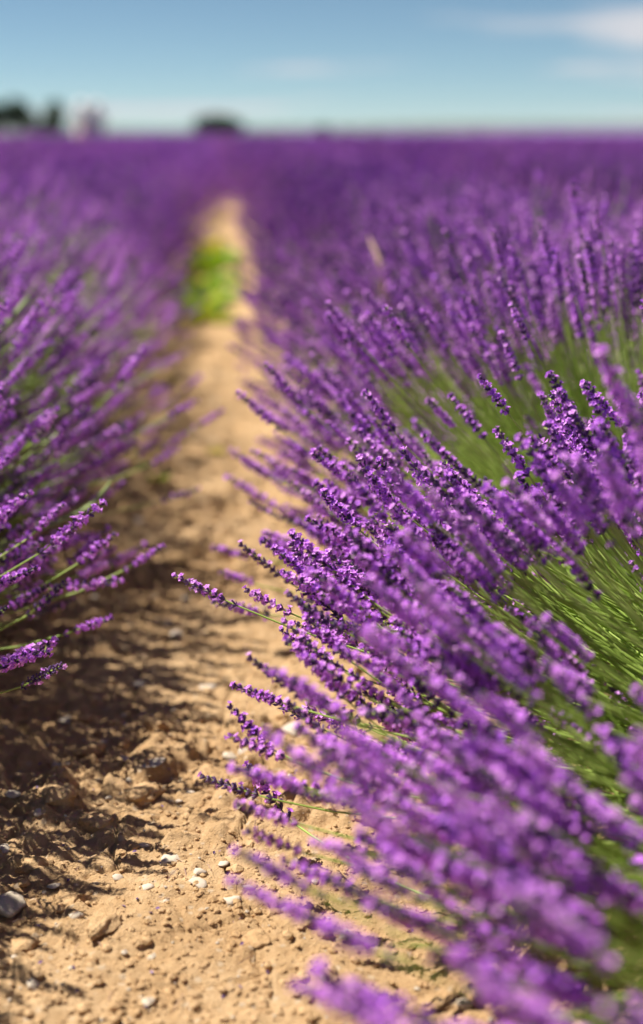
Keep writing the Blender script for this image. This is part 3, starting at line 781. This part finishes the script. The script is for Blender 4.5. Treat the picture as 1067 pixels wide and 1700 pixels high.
weed(357, 755, .04, 'tiny yellow-green weed at the right edge of the path', .75, 51, nl=30)
weed(285, 640, .05, 'faint olive seedling on the left side of the pale path', .4, 52, nl=24)
weed(905, 375, .55, 'dark green weed standing among the far purple rows at right', 0, 53, nl=160)
for i, (px, py) in enumerate([(560, 985), (600, 1000), (535, 960)]):
    weed(px, py, .07, ['yellow-green weed on the soil under the sharp lavender tips', 'yellow-green weed deeper under the sharp lavender plant', 'small olive weed at the path edge under lavender tips'][i], .25, 60 + i, nl=36)

def blade(name, pts3, w, mat, label, cat, seed=0):
    """a flat folded blade or stalk through the given points"""
    P = np.array([list(p) for p in pts3], float); t = np.linspace(0, 1, len(P)); u = np.linspace(0, 1, 14)
    Q = np.stack([np.interp(u, t, P[:, k]) for k in range(3)], 1)
    for _ in range(2): Q[1:-1] = (Q[:-2] + 2 * Q[1:-1] + Q[2:]) / 4
    g = Geo(); wd = w * np.clip(np.minimum(u * 8 + .5, (1 - u) * 4 + .25), 0, 1)
    T = np.gradient(Q, axis=0); T /= np.linalg.norm(T, axis=1, keepdims=True)
    S = np.cross(T, np.array([0.1, -0.5, 1.0])); S /= np.linalg.norm(S, axis=1, keepdims=True); Nn = np.cross(S, T)
    V = np.concatenate([Q - S * wd[:, None], Q - Nn * wd[:, None] * .35, Q + S * wd[:, None], Q + Nn * wd[:, None] * .25]); n = len(Q); F = []
    for k in range(n - 1):
        for c in range(4):
            d = (c + 1) % 4; F.append([c * n + k, c * n + k + 1, d * n + k + 1, d * n + k])
    g.add(V, F, 0)
    o = link(name, geo_mesh(name, g, [mat], True)); return tag(o, label, cat)
D = 1.95
blade('grass_blade', [at_depth(-60, 935, 1.85), at_depth(20, 900, 1.9), at_depth(90, 868, D), at_depth(145, 845, D), at_depth(168, 822, D), at_depth(184, 798, D)], 0.0042, M_GRASSB,
      'bent pale green grass blade sticking out of the left row over the shade', 'grass blade')
blade('grass_blade', [at_depth(0, 545, 2.2), at_depth(25, 520, 2.25), at_depth(48, 492, 2.3)], 0.004, M_GRASSB, 'short yellow-green grass blade at the left edge, above the bent one', 'grass blade')
blade('dry_stalk', [on_ground(645, 640) + Vector((0, 0, .02)), at_depth(640, 470, 2.7), at_depth(628, 425, 2.75), at_depth(612, 392, 2.8)], 0.007, M_DRY,
      'dry pinkish brown stalk rising from the blurred right row', 'dry stalk')
blade('dry_straw', [at_depth(575, 970, 1.75), at_depth(545, 978, 1.72), at_depth(500, 990, 1.7)], 0.0012, M_DRY, 'thin bent dry straw hanging left of the sharp spikes', 'straw')
blade('dry_straw', [on_ground(312, 1468) + Vector((0, 0, .004)), on_ground(306, 1455) + Vector((0, 0, .012))], 0.0009, M_DRY, 'tiny dry straw leaning on the grey-tan stone', 'straw')

# the lone low spike that hangs out over the path, on its own long stem
def lone(pix, depth, base_px, label, mi):
    o = empty('lavender_sprig', tuple(at_depth(*base_px)))
    tip0 = at_depth(pix[0], pix[1], depth) - o.location; tip1 = at_depth(pix[2], pix[3], depth) - o.location
    g = Geo(); m = tip0 * 0.5 - Vector((0, 0, .03))
    P = [2 * t * (1 - t) * np.array(m) + t * t * np.array(tip0) for t in np.linspace(0, 1, 9)]
    tube(g, P, 0.0012, 6, 0); st = link('stem', geo_mesh('stem', g, [M_STEM], True), o)
    s = link('flower_spike', HI_ME[mi], st); s.location = tip0; d = (tip1 - tip0)
    s.rotation_mode = 'QUATERNION'; s.rotation_quaternion = d.to_track_quat('Z', 'Y')
    k = d.length / max(v.co.z for v in HI_ME[mi].vertices); s.scale = (k, k, k)
    tag(o, label, 'lavender sprig')
lone((452, 1244, 374, 1168), 1.62, (760, 1330, 1.5), 'lone lavender sprig reaching farthest left over the bare soil', 0)
lone((478, 1360, 408, 1262), 1.50, (840, 1530, 1.3), 'long lavender sprig lying low over the path below the lone one', 3)
lone((590, 1090, 508, 1006), 1.47, (1010, 1290, 1.35), 'sharp lavender sprig standing clear against the pale path', 1)
lone((1030, 705, 965, 630), 1.42, (1180, 880, 1.4), 'sharp lavender sprig highest at right against green stems', 2)
lone((893, 812, 821, 708), 1.44, (1120, 1060, 1.4), 'long sharp lavender spike pointing up left in the green gap', 5)
lone((838, 890, 758, 812), 1.46, (1080, 1060, 1.42), 'sharp lavender sprig just below and left of the long spike', 4)
lone((700, 990, 620, 908), 1.47, (1040, 1120, 1.42), 'sharp lavender sprig leaning left above the path edge', 6)

# ------------------------------------------------------------------ trees on the horizon
def tree(px, top_py, w_px, dist, label, seed, conic=0.0):
    x = (px - 533.5) / FPX; d = (FW + RT * x); a = math.atan2(d.x, d.y)
    hz = 222.5; h = (hz - top_py) / FPX * dist * 1.03 + CAM_H; w = w_px / FPX * dist
    o = empty('tree', (math.sin(a) * dist, math.cos(a) * dist, 0)); rg = np.random.default_rng(seed)
    g = Geo(); tube(g, [(0, 0, -.05), (0.05 * h * .3, 0, h * .25), (0, 0.03 * h, h * .6)], [h * .035, h * .028, h * .012], 8, 0)
    for q in range(7):
        a = q * .9; z = h * (.2 + .06 * q); tube(g, [(0, 0, z), (math.cos(a) * w * .18, math.sin(a) * w * .18, z + h * .1), (math.cos(a) * w * .33, math.sin(a) * w * .33, z + h * .22)], [h * .014, h * .009, h * .004], 5, 0)
    link('trunk', geo_mesh('trunk', g, [M_BARK], True), o)
    n = 5200; lobes = 12; c = Geo()
    lc = rg.normal(0, 1, (lobes, 3)); lc /= np.linalg.norm(lc, axis=1, keepdims=True); lc *= rg.uniform(.35, .8, (lobes, 1))
    lr = rg.uniform(.25, .5, lobes)
    k = rg.integers(0, lobes, n); v = rg.normal(0, 1, (n, 3)); v /= np.linalg.norm(v, axis=1, keepdims=True)
    P = lc[k] + v * (lr[k] * rg.random(n) ** .4)[:, None]
    zz = (P[:, 2] + 1.2) / 2.4; f = 1 - conic * np.clip(zz, 0, 1)
    P = np.stack([P[:, 0] * w * .46 * f, P[:, 1] * w * .46 * f, h * (.10 + .90 * zz.clip(0, 1))], 1)
    s = w * .07 * rg.uniform(.6, 1.4, (n, 1)); A = rg.normal(0, 1, (n, 3)); A /= np.linalg.norm(A, axis=1, keepdims=True); B = np.cross(A, rg.normal(0, 1, (n, 3))); B /= np.linalg.norm(B, axis=1, keepdims=True)
    V = np.stack([P - A * s, P + B * s * .6, P + A * s, P - B * s * .6], 1).reshape(-1, 3)
    b = (np.arange(n) * 4)[:, None]
    c.add(V, np.concatenate([b + [[0, 1, 2]], b + [[0, 2, 3]]]), 0)
    tag(link('crown', geo_mesh('crown', c, [M_TREE]), o), kind='stuff')
    tag(o, label, 'tree', 'dark trees on the horizon')
tree(-30, 176, 110, 300, 'dark green tree cut by the left edge of the picture on the horizon', 1)
tree(20, 172, 84, 300, 'round dark tree near the left edge, broadest of the horizon trees', 2)
tree(62, 168, 62, 305, 'narrow dark tree right of the broad leftmost one', 3, .3)
tree(92, 200, 40, 310, 'low dark bush filling the gap between the left trees', 8)
tree(119, 170, 62, 300, 'pointed dark tree standing just left of the pale person', 4, .6)
tree(376, 186, 84, 320, 'low round dark tree on the horizon where the path ends', 5)
tree(535, 208, 34, 420, 'tiny dark tree on the horizon right of the path end', 6, .2)
for i, (px, w) in enumerate([(430, 26), (462, 30), (495, 22), (575, 24), (615, 26)]):
    tree(px, 217, w, 500, ['first', 'second', 'third', 'fourth', 'fifth'][i] + ' of the very small faint trees along the horizon, counting from the left', 10 + i)

# a low blue ridge far behind the field
def hills():
    n = 220; a = np.linspace(R(-60), R(70), n); rings = ((7000, 0.0), (7600, 1.0), (8400, 0.75))
    prof = 20 + 34 * fbm(a * 5 + 9, a * 0, 4, 77) + 26 * np.clip((a - R(-4)) / R(12), 0, 1)
    V = [];
    for d, k in rings: V += [(math.sin(t) * d, math.cos(t) * d, k * h - (2 if k == 0 else 0)) for t, h in zip(a, prof)]
    F = []
    for r in range(2):
        for k in range(n - 1): i = r * n + k; F.append([i, i + 1, i + n + 1, i + n])
    m, nt, N, L, b = nodes('hill_woodland'); geo = N.new('ShaderNodeNewGeometry'); no = N.new('ShaderNodeTexNoise'); no.inputs['Scale'].default_value = 0.004
    L.new(geo.outputs['Position'], no.inputs['Vector']); r = ramp(nt, [(.3, (.04, .07, .05)), (.7, (.10, .12, .07))]); L.new(no.outputs['Fac'], r.inputs[0]); L.new(r.outputs[0], b.inputs['Base Color'])
    b.inputs['Roughness'].default_value = 1
    tag(link('hills', mesh_from('hills', np.array(V), np.array(F), None, [m], True)), kind='structure', label='low blue ridge of hills far behind the field', cat='hills')
hills()

# ------------------------------------------------------------------ the person far off in the field
def skin(name, pts, edges, rad, mat, parent, sub=2, root=0):
    me = bpy.data.meshes.new(name); me.from_pydata(pts, edges, [])
    o = link(name, me, parent)
    md = o.modifiers.new('skin', 'SKIN'); md.use_smooth_shade = True
    for i, r in enumerate(rad):
        sv = me.skin_vertices[0].data[i]; sv.radius = (r, r) if not isinstance(r, tuple) else r; sv.use_root = (i == root)
    s = o.modifiers.new('sub', 'SUBSURF'); s.levels = sub; s.render_levels = sub
    me.materials.append(mat); return o
def cloth_mat(name, c1, c2):
    m, nt, N, L, b = nodes(name); geo = N.new('ShaderNodeNewGeometry'); no = N.new('ShaderNodeTexNoise'); no.inputs['Scale'].default_value = 14
    L.new(geo.outputs['Position'], no.inputs['Vector']); r = ramp(nt, [(.3, c1), (.7, c2)]); L.new(no.outputs['Fac'], r.inputs[0]); L.new(r.outputs[0], b.inputs['Base Color'])
    b.inputs['Roughness'].default_value = .9; return m
def person(px, dist, label, pink, turn):
    d = (FW + RT * ((px - 533.5) / FPX)); a = math.atan2(d.x, d.y)
    X, Y = math.sin(a) * dist, math.cos(a) * dist
    o = empty('person', (X, Y, 0), R(turn))
    tag(o, label, 'person')
    SK = cloth_mat('skin', (.42, .24, .17), (.5, .3, .22)); WH = cloth_mat('white_cotton', (.84, .82, .82), (.90, .88, .88))
    PK = cloth_mat('pink_cotton', (.78, .50, .50), (.84, .58, .58)); LB = cloth_mat('light_blue_cotton', (.58, .63, .74), (.68, .72, .82)); BL = cloth_mat('blue_canvas', (.30, .38, .58), (.38, .46, .66)); HR = cloth_mat('dark_hair', (.04, .025, .02), (.08, .05, .03))
    pts = [(0, 0, .95), (0, 0, 1.10), (0, 0, 1.28), (0, 0, 1.42), (0, -.01, 1.50), (0, -.015, 1.58), (0, -.015, 1.67)]
    rad = [.13, .115, .13, .075, .052, .085, .07]; ed = [(i, i + 1) for i in range(6)]
    for s in (-1, 1):
        n = len(pts)
        pts += [(s * .17, 0, 1.40), (s * .22, .02, 1.12), (s * .17, -.17, 1.00), (s * .13, -.24, .99)]; rad += [.055, .042, .033, .028]
        ed += [(3, n), (n, n + 1), (n + 1, n + 2), (n + 2, n + 3)]
        h = n + 3
        for q in range(4):                               # fingers
            m = len(pts); pts += [(s * (.12 - .018 * q), -.30, .985 - .004 * q), (s * (.115 - .018 * q), -.335, .965)]; rad += [.009, .007]; ed += [(h, m), (m, m + 1)]
        m = len(pts); pts += [(s * .16, -.27, 1.0), (s * .15, -.30, .985)]; rad += [.010, .008]; ed += [(h, m), (m, m + 1)]
        n = len(pts)
        pts += [(s * .095, 0, .86), (s * .10, -.01, .50), (s * .10, .01, .09), (s * .10, -.14, .04)]; rad += [.085, .058, .038, .035]
        ed += [(0, n), (n, n + 1), (n + 1, n + 2), (n + 2, n + 3)]
    skin('body', pts, ed, rad, SK, o)
    sp = [(0, 0, 1.0), (0, 0, 1.12), (0, 0, 1.28), (0, 0, 1.42)]; sr = [.155, .135, .15, .095]; se = [(0, 1), (1, 2), (2, 3)]
    for s in (-1, 1):
        n = len(sp); sp += [(s * .18, 0, 1.40), (s * .215, .015, 1.2)]; sr += [.072, .062]; se += [(3, n), (n, n + 1)]
    skin('shirt', sp, se, sr, WH if pink else LB, o)
    def lathe(name, prof, mat, at=(0, 0, 0), seg=28, wav=0):
        g = Geo(); an = np.linspace(0, 2 * pi, seg, endpoint=False); V = []
        for r, z in prof: V += [((r * (1 + wav * math.sin(t * 7))) * math.cos(t) + at[0], (r * (1 + wav * math.sin(t * 7))) * math.sin(t) + at[1], z + at[2]) for t in an]
        F = [[i * seg + j, i * seg + (j + 1) % seg, (i + 1) * seg + (j + 1) % seg, (i + 1) * seg + j] for i in range(len(prof) - 1) for j in range(seg)]
        g.add(V, F, 0); return link(name, geo_mesh(name, g, [mat], True), o)
    if pink: lathe('skirt', [(.15, 1.02), (.19, .9), (.25, .65), (.30, .42), (.295, .42), (.24, .65)], PK, wav=.04)
    else:
        ls = [(0, 0, 1.0), (0, 0, .92)]; lr = [.15, .14]; le = [(0, 1)]
        for q in (-1, 1):
            n = len(ls); ls += [(q * .10, 0, .80), (q * .105, -.01, .50), (q * .105, .01, .12)]; lr += [.105, .08, .065]; le += [(1, n), (n, n + 1), (n + 1, n + 2)]
        skin('trousers', ls, le, lr, BL, o)
    lathe('sun_hat', [(.25, 1.655), (.245, 1.667), (.11, 1.69), (.10, 1.76), (.07, 1.80), (.001, 1.81)], WH, (0, -.012, 0))
    skin('hair', [(0, .05, 1.70), (0, .07, 1.60), (0, .075, 1.48)], [(0, 1), (1, 2)], [.07, .07, .04], HR, o)
    skin('nose', [(0, -.085, 1.60), (0, -.108, 1.575)], [(0, 1)], [.010, .013], SK, o, 1)
    for s in (-1, 1):
        g = bmesh.new(); bmesh.ops.create_uvsphere(g, u_segments=8, v_segments=6, radius=.011); me = bpy.data.meshes.new('eye'); g.to_mesh(me); g.free(); me.materials.append(HR)
        e = link('eye', me, o); e.location = (s * .03, -.092, 1.61)
        skin('ear', [(s * .083, -.01, 1.60), (s * .09, 0, 1.575)], [(0, 1)], [.014, .010], SK, o, 1)
    skin('mouth', [(-.02, -.092, 1.545), (.02, -.092, 1.545)], [(0, 1)], [.006, .006], PK, o, 1)
    if not pink: return
    bag = empty('shoulder_bag', o.location, R(turn))
    g = Geo(); tube(g, [(-.27, .02, .92), (-.27, .02, .98), (-.27, .02, 1.12), (-.27, .02, 1.2)], [.10, .13, .12, .09], 10, 0)
    link('pouch', geo_mesh('pouch', g, [BL], True), bag)
    g = Geo(); tube(g, [(-.27, .02, 1.18), (-.22, .03, 1.35), (-.14, .02, 1.485), (0.03, .14, 1.40), (.0, .165, 1.2), (-.18, .1, 1.05)], .014, 6, 0)
    link('strap', geo_mesh('strap', g, [BL], True), bag)
    tag(bag, 'blue bag hanging at the side of the distant person in the skirt', 'bag')
person(163, 42.5, 'distant blurred person in a white top, sun hat and pink skirt, left of the pair', True, 170)
person(186, 43, 'distant blurred person in a pale blue shirt and white hat, right of the pair', False, 205)

# the air: a thin even haze that only tells on the far ridge
def haze():
    bm = bmesh.new(); bmesh.ops.create_cube(bm, size=1.0)
    me = bpy.data.meshes.new('haze'); bm.to_mesh(me); bm.free()
    m = bpy.data.materials.new('haze_air'); m.use_nodes = True; nt = m.node_tree; nt.nodes.clear()
    out = nt.nodes.new('ShaderNodeOutputMaterial'); v = nt.nodes.new('ShaderNodeVolumePrincipled')
    v.inputs['Density'].default_value = 0.00003; v.inputs['Color'].default_value = (0.80, 0.88, 1.0, 1)
    nt.links.new(v.outputs[0], out.inputs['Volume']); me.materials.append(m)
    o = link('haze', me); o.scale = (19000, 19000, 124); o.location = (0, 0, 58)
    tag(o, kind='stuff', label='thin summer haze in front of the distant ridge', cat='haze')
haze()
